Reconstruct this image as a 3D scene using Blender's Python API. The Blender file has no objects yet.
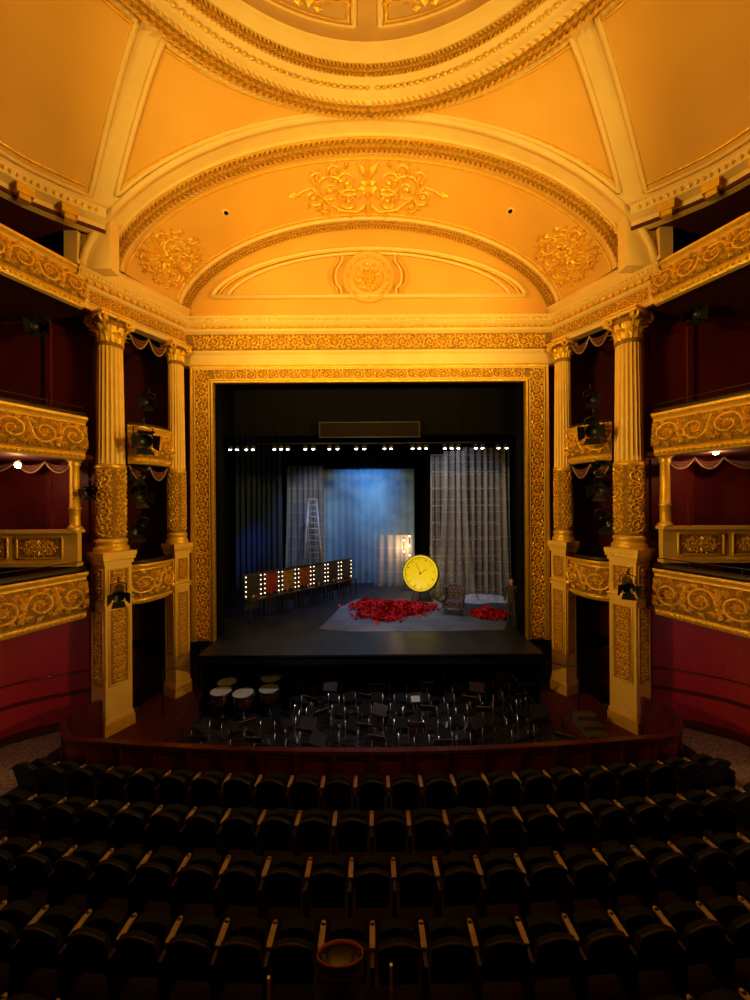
import bpy, math, random
from mathutils import Vector, Matrix, Euler
random.seed(7)
pi=math.pi
V=Vector
try:
    bpy.context.scene.view_settings.view_transform='Standard'
except Exception: pass
# ------------------------------------------------------------ materials
def mat(name,col,rough=.5,metal=0.0,col2=None,nscale=4.0,bump=None,emis=None,estr=0,coat=0,sheen=0,alpha=None,spec=None):
    m=bpy.data.materials.new(name); m.use_nodes=True
    nt=m.node_tree; b=nt.nodes['Principled BSDF']
    b.inputs['Base Color'].default_value=(*col,1)
    b.inputs['Roughness'].default_value=rough; b.inputs['Metallic'].default_value=metal
    if spec is not None: b.inputs['Specular IOR Level'].default_value=spec
    if coat: b.inputs['Coat Weight'].default_value=coat
    if sheen: b.inputs['Sheen Weight'].default_value=sheen
    tc=nt.nodes.new('ShaderNodeTexCoord')
    if col2:
        n=nt.nodes.new('ShaderNodeTexNoise'); n.inputs['Scale'].default_value=nscale; n.inputs['Detail'].default_value=5
        nt.links.new(tc.outputs['Object'],n.inputs['Vector'])
        r=nt.nodes.new('ShaderNodeValToRGB'); r.color_ramp.elements[0].position=.35; r.color_ramp.elements[1].position=.65
        r.color_ramp.elements[0].color=(*col,1); r.color_ramp.elements[1].color=(*col2,1)
        nt.links.new(n.outputs['Fac'],r.inputs['Fac']); nt.links.new(r.outputs['Color'],b.inputs['Base Color'])
    if bump:
        n=nt.nodes.new('ShaderNodeTexNoise'); n.inputs['Scale'].default_value=bump[0]; n.inputs['Detail'].default_value=3
        nt.links.new(tc.outputs['Object'],n.inputs['Vector'])
        bp=nt.nodes.new('ShaderNodeBump'); bp.inputs['Strength'].default_value=bump[1]; bp.inputs['Distance'].default_value=bump[2]
        nt.links.new(n.outputs['Fac'],bp.inputs['Height']); nt.links.new(bp.outputs['Normal'],b.inputs['Normal'])
    if emis:
        b.inputs['Emission Color'].default_value=(*emis,1); b.inputs['Emission Strength'].default_value=estr
    if alpha is not None: b.inputs['Alpha'].default_value=alpha
    return m
GOLD=mat('gold_leaf',(.95,.60,.06),.32,.4,(.84,.46,.03),9,(45,.5,.02))
GOLDB=mat('gold_relief_ground',(.50,.26,.03),.5,.3,(.30,.145,.015),14,(38,.9,.04))
CREAM=mat('cream_plaster',(.85,.60,.21),.55,0,(.81,.55,.18),1.5,(20,.08,.01))
COLC=mat('gilded_column_plaster',(.90,.60,.14),.45,.1,(.84,.52,.10),3,(25,.1,.01))
PANEL=mat('ochre_ceiling_panel',(.80,.43,.07),.6,0,(.75,.39,.055),.8,(12,.06,.01))
PINK=mat('blush_ceiling_panel',(.62,.36,.12),.6,0,(.56,.31,.10),1.5)
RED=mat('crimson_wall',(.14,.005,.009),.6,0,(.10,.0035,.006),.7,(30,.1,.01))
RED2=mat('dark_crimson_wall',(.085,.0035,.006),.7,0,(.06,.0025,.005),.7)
RED3=mat('stalls_wall',(.36,.005,.025),.5,0,(.29,.004,.02),1.0)
BLACK=mat('black_drape',(.004,.004,.005),1,spec=.05)
BLK2=mat('black_metal',(.018,.018,.02),.35,.2)
CHB=mat('black_chair_plastic',(.022,.022,.026),.18,0)
DARKG=mat('green_velvet',(.0055,.0095,.0085),.85,0,(.009,.014,.0125),12,(80,.3,.01),sheen=.04,spec=.25)
MAHOG=mat('mahogany',(.10,.014,.012),.3,0,(.06,.008,.008),5,coat=.3)
DMAH=mat('dark_seat_wood',(.022,.006,.005),.45,0,(.015,.005,.004),5)
PALE=mat('pale_wood_arm',(.46,.39,.28),.45,0,(.36,.30,.21),12)
CARPET=mat('speckled_carpet',(.14,.12,.11),.95,0,(.46,.42,.38),22)
DCARP=mat('dark_carpet',(.02,.012,.012),.95,0,(.035,.02,.02),8)
SFLOOR=mat('stage_floor_paint',(.018,.024,.034),.4,0,(.038,.048,.062),1.1,(8,.1,.01))
FASC=mat('black_stage_fascia',(.005,.005,.006),.85,spec=.1)
PITF=mat('pit_floor',(.02,.02,.022),.22,0,(.04,.04,.04),3)
WHITE=mat('drum_skin',(.85,.82,.75),.5)
PAPER=mat('sheet_music',(.45,.45,.43),.6)
COPPER=mat('copper_bowl',(.35,.14,.06),.3,.9)
BULB=mat('warm_bulb',(1,.9,.7),.4,0,emis=(1,.72,.45),estr=4)
BULBP=mat('pendant_bulb',(1,.9,.7),.4,0,emis=(1,.75,.4),estr=14)
BULBW=mat('white_lamp',(1,1,1),.4,0,emis=(1,.95,.85),estr=12)
ROSE=mat('rose_petal',(.85,.008,.015),.6,0,(.55,.003,.01),5)
# ------------------------------------------------------------ mesh builder
class MB:
    def __init__(s): s.v=[];s.f=[];s.m=[];s.mats=[];s.sm=[]
    def mi(s,m):
        if m not in s.mats: s.mats.append(m)
        return s.mats.index(m)
    def add(s,vs,fs,m,sm=False):
        o=len(s.v); s.v.extend([tuple(p) for p in vs]); k=s.mi(m)
        for f in fs:
            s.f.append(tuple(i+o for i in f)); s.m.append(k); s.sm.append(sm)
    def box(s,c,d,m,rz=0,M=None):
        hx,hy,hz=d[0]/2,d[1]/2,d[2]/2
        R=Matrix.Rotation(rz,3,'Z')
        vs=[]
        for x,y,z in [(-hx,-hy,-hz),(hx,-hy,-hz),(hx,hy,-hz),(-hx,hy,-hz),(-hx,-hy,hz),(hx,-hy,hz),(hx,hy,hz),(-hx,hy,hz)]:
            p=R@V((x,y,z))+V(c)
            vs.append(M@p if M else p)
        s.add(vs,[(0,3,2,1),(4,5,6,7),(0,1,5,4),(1,2,6,5),(2,3,7,6),(3,0,4,7)],m)
    def grid(s,fn,nu,nv,m,sm=True,cu=False):
        vs=[fn(i/nu,j/nv) for i in range(nu if cu else nu+1) for j in range(nv+1)]
        n=nv+1; fs=[]
        for i in range(nu):
            i2=(i+1)%nu if cu else i+1
            for j in range(nv): fs.append((i*n+j,i2*n+j,i2*n+j+1,i*n+j+1))
        s.add(vs,fs,m,sm)
    def lathe(s,prof,c,m,n=24,M=None,sm=True):
        vs=[]
        for i in range(n):
            a=2*pi*i/n
            for r,z in prof:
                p=V((c[0]+r*math.cos(a),c[1]+r*math.sin(a),c[2]+z))
                vs.append(M@p if M else p)
        k=len(prof); fs=[]
        for i in range(n):
            for j in range(k-1): fs.append((i*k+j,((i+1)%n)*k+j,((i+1)%n)*k+j+1,i*k+j+1))
        s.add(vs,fs,m,sm)
    def tube(s,pts,r,m,n=6,closed=False,M=None):
        pts=[V(p) for p in pts]; N=len(pts); vs=[]; up=None
        for i,p in enumerate(pts):
            a=pts[i-1] if (i>0 or closed) else pts[i]; b=pts[(i+1)%N] if (i<N-1 or closed) else pts[i]
            t=(b-a); t=t.normalized() if t.length>1e-9 else V((0,0,1))
            if up is None:
                up=V((0,0,1)) if abs(t.z)<.9 else V((1,0,0))
            x=t.cross(up); x=x.normalized() if x.length>1e-6 else V((1,0,0)); y=x.cross(t).normalized(); up=y
            rr=r[i] if isinstance(r,(list,tuple)) else r
            for k in range(n):
                an=2*pi*k/n; q=p+x*(rr*math.cos(an))+y*(rr*math.sin(an)); vs.append(M@q if M else q)
        fs=[]
        for i in range(N if closed else N-1):
            i2=(i+1)%N
            for k in range(n): fs.append((i*n+k,i*n+(k+1)%n,i2*n+(k+1)%n,i2*n+k))
        if not closed:
            fs.append(tuple(range(n-1,-1,-1))); fs.append(tuple((N-1)*n+k for k in range(n)))
        s.add(vs,fs,m,True)
    def prism(s,poly,z0,z1,m,ms=None):
        n=len(poly); vs=[(x,y,z0) for x,y in poly]+[(x,y,z1) for x,y in poly]
        s.add(vs,[tuple(range(n-1,-1,-1)),tuple(range(n,2*n))],m)
        s.add(vs,[(i,(i+1)%n,n+(i+1)%n,n+i) for i in range(n)],ms or m)
    def sweep(s,path,prof,m,mats=None):
        N=len(path); vs=[]
        for i in range(N):
            p=V(path[i]); ns=[]
            if i>0:
                d=(p-V(path[i-1])).normalized(); ns.append(V((d.y,-d.x)))
            if i<N-1:
                d=(V(path[i+1])-p).normalized(); ns.append(V((d.y,-d.x)))
            n=sum(ns,V((0,0))); n.normalize(); k=1/max(.4,n.dot(ns[0]))
            for o,z in prof:
                q=p+n*(o*k); vs.append((q.x,q.y,z))
        K=len(prof)
        for j in range(K-1):
            mm=mats[j] if mats else m
            fs=[]; vv=[]
            for i in range(N): vv+= [vs[i*K+j],vs[i*K+j+1]]
            for i in range(N-1): fs.append((i*2,i*2+2,i*2+3,i*2+1))
            s.add(vv,fs,mm)
    def mirrored(s):
        o=MB(); o.v=[(-x,y,z) for x,y,z in s.v]; o.f=[tuple(reversed(f)) for f in s.f]; o.m=list(s.m); o.mats=list(s.mats); o.sm=list(s.sm); return o
    def xform(s,M):
        o=MB(); o.v=[tuple(M@V(p)) for p in s.v]; o.f=list(s.f); o.m=list(s.m); o.mats=list(s.mats); o.sm=list(s.sm); return o
    def join(s,o):
        k=len(s.v); s.v+=o.v
        idx=[s.mi(m) for m in o.mats]
        s.f+=[tuple(i+k for i in f) for f in o.f]; s.m+=[idx[i] for i in o.m]; s.sm+=o.sm
    def obj(s,name,parent=None,mirror=False):
        me=bpy.data.meshes.new(name); me.from_pydata(s.v,[],s.f)
        for m in s.mats: me.materials.append(m)
        me.polygons.foreach_set('material_index',s.m); me.polygons.foreach_set('use_smooth',s.sm); me.update()
        o=bpy.data.objects.new(name,me); bpy.context.scene.collection.objects.link(o)
        if parent: o.parent=parent
        if mirror: s.mirrored().obj(name)
        return o
def place(me_obj,loc,rz=0,sc=1):
    o=bpy.data.objects.new(me_obj.name.split('.')[0],me_obj.data); bpy.context.scene.collection.objects.link(o)
    o.location=loc; o.rotation_euler=(0,0,rz); o.scale=(sc,sc,sc); return o
def cat(pts,k=6):
    P=[V(p) for p in pts]; out=[]
    for i in range(len(P)-1):
        a=P[max(i-1,0)];b=P[i];c=P[i+1];d=P[min(i+2,len(P)-1)]
        for j in range(k):
            t=j/k; out.append(.5*((2*b)+(c-a)*t+(2*a-5*b+4*c-d)*t*t+(3*b-a-3*c+d)*t**3))
    out.append(P[-1]); return out
class Path:
    def __init__(s,pts):
        s.p=[V(p) for p in pts]; s.c=[0]
        for i in range(1,len(s.p)): s.c.append(s.c[-1]+(s.p[i]-s.p[i-1]).length)
        s.L=s.c[-1]
    def at(s,u):
        u=min(max(u,0),s.L); lo,hi=0,len(s.c)-1
        while hi-lo>1:
            m=(lo+hi)//2
            if s.c[m]<=u: lo=m
            else: hi=m
        t=(u-s.c[lo])/max(1e-9,s.c[hi]-s.c[lo]); return s.p[lo].lerp(s.p[hi],t),(s.p[hi]-s.p[lo]).normalized()
def pmap(O,U,Vv,N):
    O,U,Vv,N=V(O),V(U),V(Vv),V(N)
    return lambda u,v,w:O+U*u+Vv*v+N*w
def wallmap(path,off=0):
    def f(u,v,w):
        p,d=path.at(u); return V((p.x+d.y*(off+w),p.y-d.x*(off+w),v))
    return f
def surfmap(fn,p0,q0,su,sv,toward=(0,4,1)):
    T=V(toward)
    def f(u,v,w):
        a=fn(p0+u*su,q0+v*sv); du=fn(p0+u*su+1e-3,q0+v*sv)-a; dv=fn(p0+u*su,q0+v*sv+1e-3)-a
        n=du.cross(dv).normalized()
        if n.dot(T-a)<0:n=-n
        return a+n*w
    return f
def path3map(path,toward=(0,4,1)):
    T=V(toward)
    def f(u,v,w):
        p,t=path.at(u); n=(T-p); n=(n-t*n.dot(t)).normalized(); b=t.cross(n); return p+b*v+n*w
    return f
def rib(mb,mp,pts,r,m,h=1.0,taper=True):
    vs=[];n=len(pts)
    for i,(u,v) in enumerate(pts):
        a=pts[max(0,i-1)];b=pts[min(n-1,i+1)]; du,dv=b[0]-a[0],b[1]-a[1]; l=math.hypot(du,dv) or 1; nu,nv=-dv/l,du/l
        rr=r*(1-.5*i/n) if taper else r
        for k,(x,w) in enumerate([(-1,0),(-.55,.9),(.55,.9),(1,0)]):
            vs.append(mp(u+nu*x*rr,v+nv*x*rr,w*rr*h))
    fs=[(i*4+k,i*4+k+1,i*4+k+5,i*4+k+4) for i in range(n-1) for k in range(3)]
    mb.add(vs,fs,m,True)
def leaf(mb,mp,u,v,a,L,W,H,m):
    c,s=math.cos(a),math.sin(a)
    def q(x,y,w): return mp(u+c*x-s*y,v+s*x+c*y,w)
    mb.add([q(0,0,H*.3),q(L*.5,W/2,0),q(L*.5,0,H),q(L*.5,-W/2,0),q(L,0,H*.5)],[(0,2,1),(0,3,2),(1,2,4),(2,3,4)],m)
def blob(mb,mp,u,v,r,h,m,n=7):
    vs=[mp(u,v,h)]
    for k in range(n): vs.append(mp(u+.6*r*math.cos(2*pi*k/n),v+.6*r*math.sin(2*pi*k/n),h*.8))
    for k in range(n): vs.append(mp(u+r*math.cos(2*pi*k/n),v+r*math.sin(2*pi*k/n),0))
    fs=[(0,1+k,1+(k+1)%n) for k in range(n)]+[(1+k,1+n+k,1+n+(k+1)%n,1+(k+1)%n) for k in range(n)]
    mb.add(vs,fs,m,True)
def rosette(mb,mp,u,v,r,m,n=8,h=.3):
    for k in range(n): leaf(mb,mp,u,v,2*pi*k/n,r,r*.6,r*h,m)
    blob(mb,mp,u,v,r*.28,r*h*1.4,m,6)
def spiral(cu,cv,R,turns,a0,dr,n=22):
    out=[]
    for i in range(n+1):
        t=i/n; a=a0+dr*turns*2*pi*t; r=R*((1-t)**.85)*.92+.08*R; out.append((cu+r*math.cos(a),cv+r*math.sin(a)))
    return out
def rinceau(mb,mp,u0,u1,vc,h,m,r=None,asp=.95):
    n=max(1,round((u1-u0)/(h*asp))); p=(u1-u0)/n; r=r or h*.05
    for k in range(n):
        cu=u0+(k+.5)*p; sg=1 if k%2 else -1; R=.40*h
        sp=spiral(cu,vc,R,1.55,pi*(1) ,-sg)
        rib(mb,mp,[(cu-p*.55,vc-sg*.45*h)]+sp,r,m,1.8)
        rosette(mb,mp,cu,vc,R*.42,m,6,.6)
        for j in range(9):
            a=pi-sg*(j*.7+.3); leaf(mb,mp,cu+R*.85*math.cos(a),vc+R*.85*math.sin(a),a-sg*1.0,h*.27,h*.17,h*.11,m)
        for j in range(5):
            a=pi-sg*(j*1.2+.9); leaf(mb,mp,cu+R*.45*math.cos(a),vc+R*.45*math.sin(a),a-sg*.9,h*.16,h*.11,h*.10,m)
        for c2 in (-1,1):
            leaf(mb,mp,cu+p*.5,vc+c2*.12*h,pi/2*c2,h*.35,h*.2,h*.11,m); leaf(mb,mp,cu+p*.5,vc+c2*.3*h,pi/2*c2+.8,h*.2,h*.13,h*.09,m); leaf(mb,mp,cu+p*.5,vc+c2*.3*h,pi/2*c2-.8,h*.2,h*.13,h*.09,m)
def garland(mb,mp,L,w,m,step=None):
    step=step or w*.55; n=int(L/step)
    K=max(2,int(L/.25))
    rib(mb,mp,[(L*i/K,0) for i in range(K+1)],w*.45,GOLDB,.6,False)
    for i in range(n):
        u=i*step
        leaf(mb,mp,u,0,0,w*.8,w*.5,w*.6,m); leaf(mb,mp,u,w*.15,.75,w*.75,w*.4,w*.46,m); leaf(mb,mp,u,-w*.15,-.75,w*.75,w*.4,w*.46,m)
def filigree(mb,mp,W,H,m,r=.03):
    for s in (-1,1):
        def S(cu,cv,R,t,a0,d):
            pts=spiral(cu,cv,R,t,a0,d); 
            rib(mb,mp,[(s*a,b) for a,b in pts],r,m,1.3)
            blob(mb,mp,s*cu,cv,R*.22,r*2,m,6)
            for j in range(5):
                a=a0+d*j*.95; leaf(mb,mp,s*(cu+R*math.cos(a)),cv+R*math.sin(a),(a if s>0 else pi-a),R*.5,R*.3,r*2,m)
        S(.13*W,.12*H,.24*H,1.4,-2.2,1); S(.13*W,-.2*H,.22*H,1.4,2.2,-1)
        S(.25*W,.02*H,.26*H,1.5,2.6,-1); S(.36*W,-.08*H,.17*H,1.4,2.8,1)
        S(.20*W,.32*H,.13*H,1.2,-1.,1)
        S(.31*W,.25*H,.11*H,1.2,-1.,1); S(.30*W,-.28*H,.11*H,1.2,1.,-1)
        rib(mb,mp,[(s*W*x,H*y) for x,y in [(.02,-.3),(.08,-.42),(.2,-.36),(.3,-.12),(.36,.1),(.43,.06),(.5,-.03)]],r,m,1.3)
        leaf(mb,mp,s*.44*W,.03*H,(0 if s>0 else pi),.09*W,.1*H,r*2,m)
    rosette(mb,mp,0,.02*H,.2*H,m,8,.3)
    for a in (pi/2,pi/2-.5,pi/2+.5,-pi/2): leaf(mb,mp,0,.15*H*(1 if a>0 else -1),a,.36*H,.14*H,r*2.4,m)
def frame(mb,mp,u0,u1,v0,v1,r,m,k=8):
    P=[]
    for a,b in (((u0,v0),(u1,v0)),((u1,v0),(u1,v1)),((u1,v1),(u0,v1)),((u0,v1),(u0,v0))):
        P+=[(a[0]+(b[0]-a[0])*i/k,a[1]+(b[1]-a[1])*i/k) for i in range(k)]
    P+=[P[0],P[1]]
    rib(mb,mp,P,r,m,1.0,False)
# ------------------------------------------------------------ arches / ceiling
def arch(Y,h,sp,rise):
    return lambda a:V((h*math.sin(a),Y,sp+rise*max(0,math.cos(a))**1.24))
A0=arch(9.7,7.4,6.1,3.86); A1=arch(10.4,7.05,6.5,3.33); A2=arch(12.6,6.15,6.45,2.79)
yc,RR,ZR=3.43,6.22,10.02
aC=math.asin(.918)
wl=cat([(-6.8,9.7),(-7.5,9.1),(-8.15,8.3),(-8.75,6.6),(-8.95,5.0),(-9.0,yc)],6)
wlp=Path(wl)
def bound(phi):
    if phi>180:
        q=bound(360-phi); return V((q.x,2*yc-q.y,q.z))
    if phi<=135: return A0(-aC*(phi-90)/45)
    p,_=wlp.at(wlp.L*(phi-135)/45); zc=A0(-aC).z
    return V((p.x,p.y,zc))
def S(phi,s):
    r=V((RR*math.cos(math.radians(phi)),yc+RR*math.sin(math.radians(phi)),ZR)); b=bound(phi)
    q=r.lerp(b,s); q.z=r.z-(r.z-b.z)*max(0,s)**1.35; return q
ceil=MB(); cl=MB()
cl.grid(lambda u,v:S(90+180*u,v),120,12,CREAM)
def ceilpanel(mb,p0,p1,a,b,n=40):
    cols=[]
    for i in range(n+1):
        phi=p0+(p1-p0)*i/n; L=(S(phi,0)-S(phi,1)).length
        s0,s1=a/L,1-b/L
        if s1-s0>.03: cols.append((phi,s0,s1))
    if len(cols)<3:return
    m=surfmap(S,0,0,1,1); K=8; vs=[];
    for phi,s0,s1 in cols:
        for k in range(K+1): vs.append(m(phi,s0+(s1-s0)*k/K,.02))
    fs=[(i*(K+1)+k,(i+1)*(K+1)+k,(i+1)*(K+1)+k+1,i*(K+1)+k+1) for i in range(len(cols)-1) for k in range(K)]
    mb.add(vs,fs,PANEL,True)
    def edge(ins,r,mm):
        c2=cols
        P=[m(p,s0-ins,.03) for p,s0,s1 in c2]
        e1=c2[-1]; P+=[m(e1[0],e1[1]+(e1[2]-e1[1])*k/K,.03) for k in range(1,K)]
        P+=[m(p,s1+ins,.03) for p,s0,s1 in reversed(c2)]
        e0=c2[0]; P+=[m(e0[0],e0[2]+(e0[1]-e0[2])*k/K,.03) for k in range(1,K)]
        mb.tube(P,r,mm,6,True)
    edge(0,.055,CREAM)
    edge(-.035,.035,GOLD)
for (a,b) in ((92,133),(137.5,177),(183,222.5),(227,268)): ceilpanel(cl,a,b,.26,.32)
ceil.join(cl); ceil.join(cl.mirrored())
prof=[(6.27,10.03),(6.25,9.92),(6.18,9.84),(6.1,9.82),(5.9,9.84),(5.82,9.9),(5.82,9.98),(5.76,10.01),(5.74,10.08),(5.6,10.11),(5.55,10.17),(5.5,10.24),(5.4,10.26),(5.3,10.30),(5.27,10.36),(5.2,10.36),(5.18,10.44),(5.12,10.47)]
ceil.lathe(prof,(0,yc,0),CREAM,128)
def D(phi,R): return V((R*math.cos(math.radians(phi)),yc+R*math.sin(math.radians(phi)),10.45+1.9*math.sqrt(max(0,1-(R/5.12)**2))))
ceil.grid(lambda u,v:D(360*u,5.12*math.cos(v*pi/2)),96,14,PINK,True,True)
def ringpath(R,z,n=160): return Path([(R*math.cos(2*pi*i/n+pi/2),yc+R*math.sin(2*pi*i/n+pi/2),z) for i in range(n+1)])
p=ringpath(6.02,9.83); garland(ceil,path3map(p),p.L,.27,GOLD)
p=ringpath(5.47,10.2); garland(ceil,path3map(p),p.L,.17,GOLD)
p=ringpath(5.72,10.05); mp=path3map(p)
for i in range(int(p.L/.16)): blob(ceil,mp,i*.16,0,.055,.05,GOLD,5)
for k in range(12):
    ph=15+30*k
    def Dm2(u,v,w,ph=ph):
        th=.5+v*.19
        R=5.12*math.cos(max(0.02,th))
        a=D(ph+u/(4.7*pi/180),R); n=(V((0,yc,7))-a).normalized(); return a+n*w
    frame(ceil,Dm2,-.95,.95,-1.9,1.9,.06,CREAM,10); frame(ceil,Dm2,-.82,.82,-1.7,1.7,.04,GOLD,10)
    filigree(ceil,Dm2,1.7,3.0,GOLD,.035)
def REV(a,s): return A0(a).lerp(A1(a),s)
ceil.grid(lambda u,v:REV(-pi/2+pi*u,v),72,3,CREAM)
for s,r,mm in ((0,.09,CREAM),(.12,.04,CREAM),(.62,.05,CREAM),(.72,.03,GOLD)):
    ceil.tube([REV(-pi/2+pi*i/72,s) for i in range(73)],r,mm,6)
pa=Path([A1(-pi/2+pi*i/90)+V((0,-.05,-.05)) for i in range(91)]); garland(ceil,path3map(pa,(0,4,3)),pa.L,.26,GOLD)
def B(a,s): return A2(a).lerp(A1(a),s)
ceil.grid(lambda u,v:B(-pi/2+pi*u,v),72,6,PANEL)
for s,r,mm in ((.10,.06,CREAM),(.16,.03,GOLD),(.93,.06,CREAM),(.86,.03,GOLD)):
    ceil.tube([B(-pi/2+pi*i/72,s) for i in range(73)],r,mm,6)
ceil.grid(lambda u,v:B(-pi/2+pi*u,v*.10)+V((0,0,-.015)),72,1,CREAM)
pa=Path([A2(-pi/2+pi*i/90)+V((0,-.08,-.02)) for i in range(91)]); garland(ceil,path3map(pa,(0,4,3)),pa.L,.2,GOLD)
filigree(ceil,surfmap(B,0,.5,1/6.8,1/2.4),4.9,1.75,GOLD,.05)
for sg in (-1,1): 
    filigree(ceil,surfmap(B,sg*1.19,.5,1/4.6,1/2.4),2.2,1.7,GOLD,.045)
    c=surfmap(B,sg*.70,.58,1/6,1/2.3); blob(ceil,c,0,0,.12,.03,CREAM,10); blob(ceil,c,0,0,.09,.05,BLACK,10)
def fan(mb,fn,zb,m,n=60):
    vs=[];fs=[]
    for i in range(n+1):
        p=fn(-pi/2+pi*i/n); vs+=[p,V((p.x,p.y,zb))]
    fs=[(2*i,2*i+1,2*i+3,2*i+2) for i in range(n)]
    mb.add(vs,fs,m)
T0=arch(12.68,6.2,6.3,2.98); fan(ceil,T0,5.9,PANEL)
T1=arch(12.64,5.25,6.85,1.62)
P=[T1(-pi/2+pi*i/50) for i in range(51)]
for r,k,mm in ((.07,1.0,CREAM),(.04,.965,GOLD),(.05,.9,CREAM)):
    Q=[V((p.x*k,p.y-.03,6.85+(p.z-6.85)*k)) for p in P]; ceil.tube(Q+[V((P[0].x*k,12.6,6.85))],r,mm,6)
KM=.82
mp=pmap((0,12.6,7.5),(KM,0,0),(0,0,KM),(0,-KM,0))
ceil.lathe([(r*KM,z*KM) for r,z in [(0,.02),(.62,.02),(.66,.1),(.74,.1),(.78,.04),(.9,.04),(.94,.12),(1.02,.12),(1.06,0)]],(0,0,0),PANEL,40,Matrix.Translation((0,12.62,7.5))@Matrix.Rotation(pi/2,4,'X'))
rosette(ceil,mp,0,0,.32,GOLD,10,.4)
for k in range(8):
    a=2*pi*k/8; rib(ceil,mp,spiral(.42*math.cos(a),.42*math.sin(a),.16,1.3,a,1,14),.035,GOLD,1.6); leaf(ceil,mp,.25*math.cos(a+.4),.25*math.sin(a+.4),a+.4,.36,.16,.08,GOLD)
for k in range(28): blob(ceil,mp,.84*math.cos(2*pi*k/28),.84*math.sin(2*pi*k/28),.06,.09,GOLD,5)
for sg in (-1,1):
    for k in (1,1.14):
        rib(ceil,mp,[(sg*1.12*k,-.75),(sg*1.14*k,-.45),(sg*1.3*k,-.3),(sg*1.36*k,0),(sg*1.3*k,.35),(sg*1.1*k,.62),(sg*1.08*k,.9)],.05,GOLD if k>1 else CREAM)
ceil.obj('ceiling')
# ------------------------------------------------------------ proscenium
pr=MB()
cp=[(-6.3,12.72),(6.3,12.72)]
profC=[(0,4.5),(.08,4.56),(.08,4.9),(.16,4.97),(.16,5.03),(.1,5.06),(.1,5.6),(.2,5.66),(.2,5.74),(.34,5.82),(.42,5.88),(.42,5.98),(.48,6.05),(0,6.1)]
matsC=[CREAM]*5+[GOLDB]+[CREAM]*7
pr.sweep([V(c) for c in cp],profC,CREAM,matsC)
mpC=pmap((0,12.62,0),(1,0,0),(0,0,1),(0,-1,0))
rinceau(pr,mpC,-5.9,5.9,5.33,.48,GOLD)
mpA=pmap((0,12.64,0),(1,0,0),(0,0,1),(0,-1,0))
for i in range(84): blob(pr,mpA,-5.8+i*.14,5.0,.05,.09,GOLD,5)
for i in range(62): pr.box((-5.8+i*.19,12.45,5.78),(.1,.1,.09),GOLD)
for i in range(120):
    leaf(pr,pmap((0,12.29,0),(1,0,0),(0,0,1),(0,-1,0)),-5.85+i*.098,5.89,pi/2,.1,.07,.03,GOLD)
for (x0,x1,z0,z1) in ((-5.98,-5.24,-4.7,4.5),(5.24,5.98,-4.7,4.5),(-5.24,5.24,3.97,4.5)):
    pr.box(((x0+x1)/2,12.68,(z0+z1)/2),(x1-x0,.2,z1-z0),GOLDB)
def z_of(o): return 3.97+(o-5.24)*(.53/.74)
def ftube(o,r,m): pr.tube([(-o,12.56,-4.7),(-o,12.56,z_of(o)),(o,12.56,z_of(o)),(o,12.56,-4.7)],r,m,8)
for o,r,m in ((5.27,.06,GOLD),(5.37,.035,COLC),(5.86,.035,COLC),(5.95,.08,GOLD)): ftube(o,r,m)
rinceau(pr,pmap((0,12.58,4.22),(1,0,0),(0,0,1),(0,-1,0)),-5.2,5.2,0,.38,GOLD)
for sg in (-1,1):
    rinceau(pr,pmap((sg*5.62,12.58,0),(0,0,1),(1,0,0),(0,-1,0)),-4.6,4.4,0,.5,GOLD)
    pr.box((sg*5.2,12.98,-.3),(.06,.5,8.7),BLACK)
pr.obj('proscenium_arch_frame')
wp=MB()
for sg in (-1,1): wp.box((sg*8.9,12.95,-.4),(5.9,.3,13.2),RED2)
wp.box((0,12.98,7.1),(12,.3,6.0),BLACK)
wp.obj('wall_proscenium')
# ------------------------------------------------------------ side entablature
side=MB()
sp=[V((-7.78,9.78)),V((-6.22,12.8))]
profS=[(-.2,5.15),(.12,5.15),(.12,5.28),(.18,5.33),(.12,5.36),(.12,5.66),(.2,5.7),(.2,5.78),(.34,5.85),(.42,5.9),(.42,5.98),(.48,6.05),(-.1,6.1)]
side.sweep(sp,profS,CREAM,[CREAM]*4+[GOLDB]+[CREAM]*7)
spp=Path(sp); rinceau(side,wallmap(spp,.12),.1,spp.L-.1,5.51,.29,GOLD)
for i in range(18): 
    p,d=spp.at(.1+i*.19); q=V((p.x+d.y*.3,p.y-d.x*.3)); side.box((q.x,q.y,5.81),(.1,.1,.08),GOLD,math.atan2(d.y,d.x))
mq=wallmap(spp,.42)
for i in range(32): leaf(side,mq,.05+i*.1,5.9,pi/2,.1,.08,.03,GOLD)
side.sweep([V((-7.5,9.85)),V((-6.15,12.75))],[(-.1,6.05),(.12,6.05),(.12,6.4),(.18,6.45),(-.3,6.5)],CREAM)
side.box((-7.75,9.95,5.6),(.5,.3,.9),CREAM)
side.box((-7.62,9.72,6.65),(.34,.26,1.1),CREAM); side.box((-7.62,9.7,7.15),(.46,.38,.12),GOLD); side.box((-7.62,9.7,6.15),(.44,.36,.12),CREAM)
side.box((-7.15,9.9,6.75),(.9,.35,1.4),CREAM)
side.obj('trim_side_entablature',mirror=True)
cor=MB()
cpth=list(reversed(wl)); back=[V((p.x,2*yc-p.y)) for p in wl][:-1]
full=back+cpth
zc=A0(-aC).z
cor.sweep(full,[(-.25,zc-.4),(-.05,zc-.38),(0,zc-.3),(.02,zc-.2),(.22,zc-.12),(.26,zc-.02),(.3,zc+.06),(.1,zc+.14)],CREAM)
fp=Path(full)
n=int(fp.L/.85)
for i in range(n):
    p,d=fp.at((i+.5)*.85); c=(p.x+d.y*.1,p.y-d.x*.1,zc-.26); cor.box(c,(.3,.34,.2),GOLD,math.atan2(d.y,d.x)); cor.box((c[0],c[1],zc-.4),(.2,.2,.12),GOLD,math.atan2(d.y,d.x))
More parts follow.
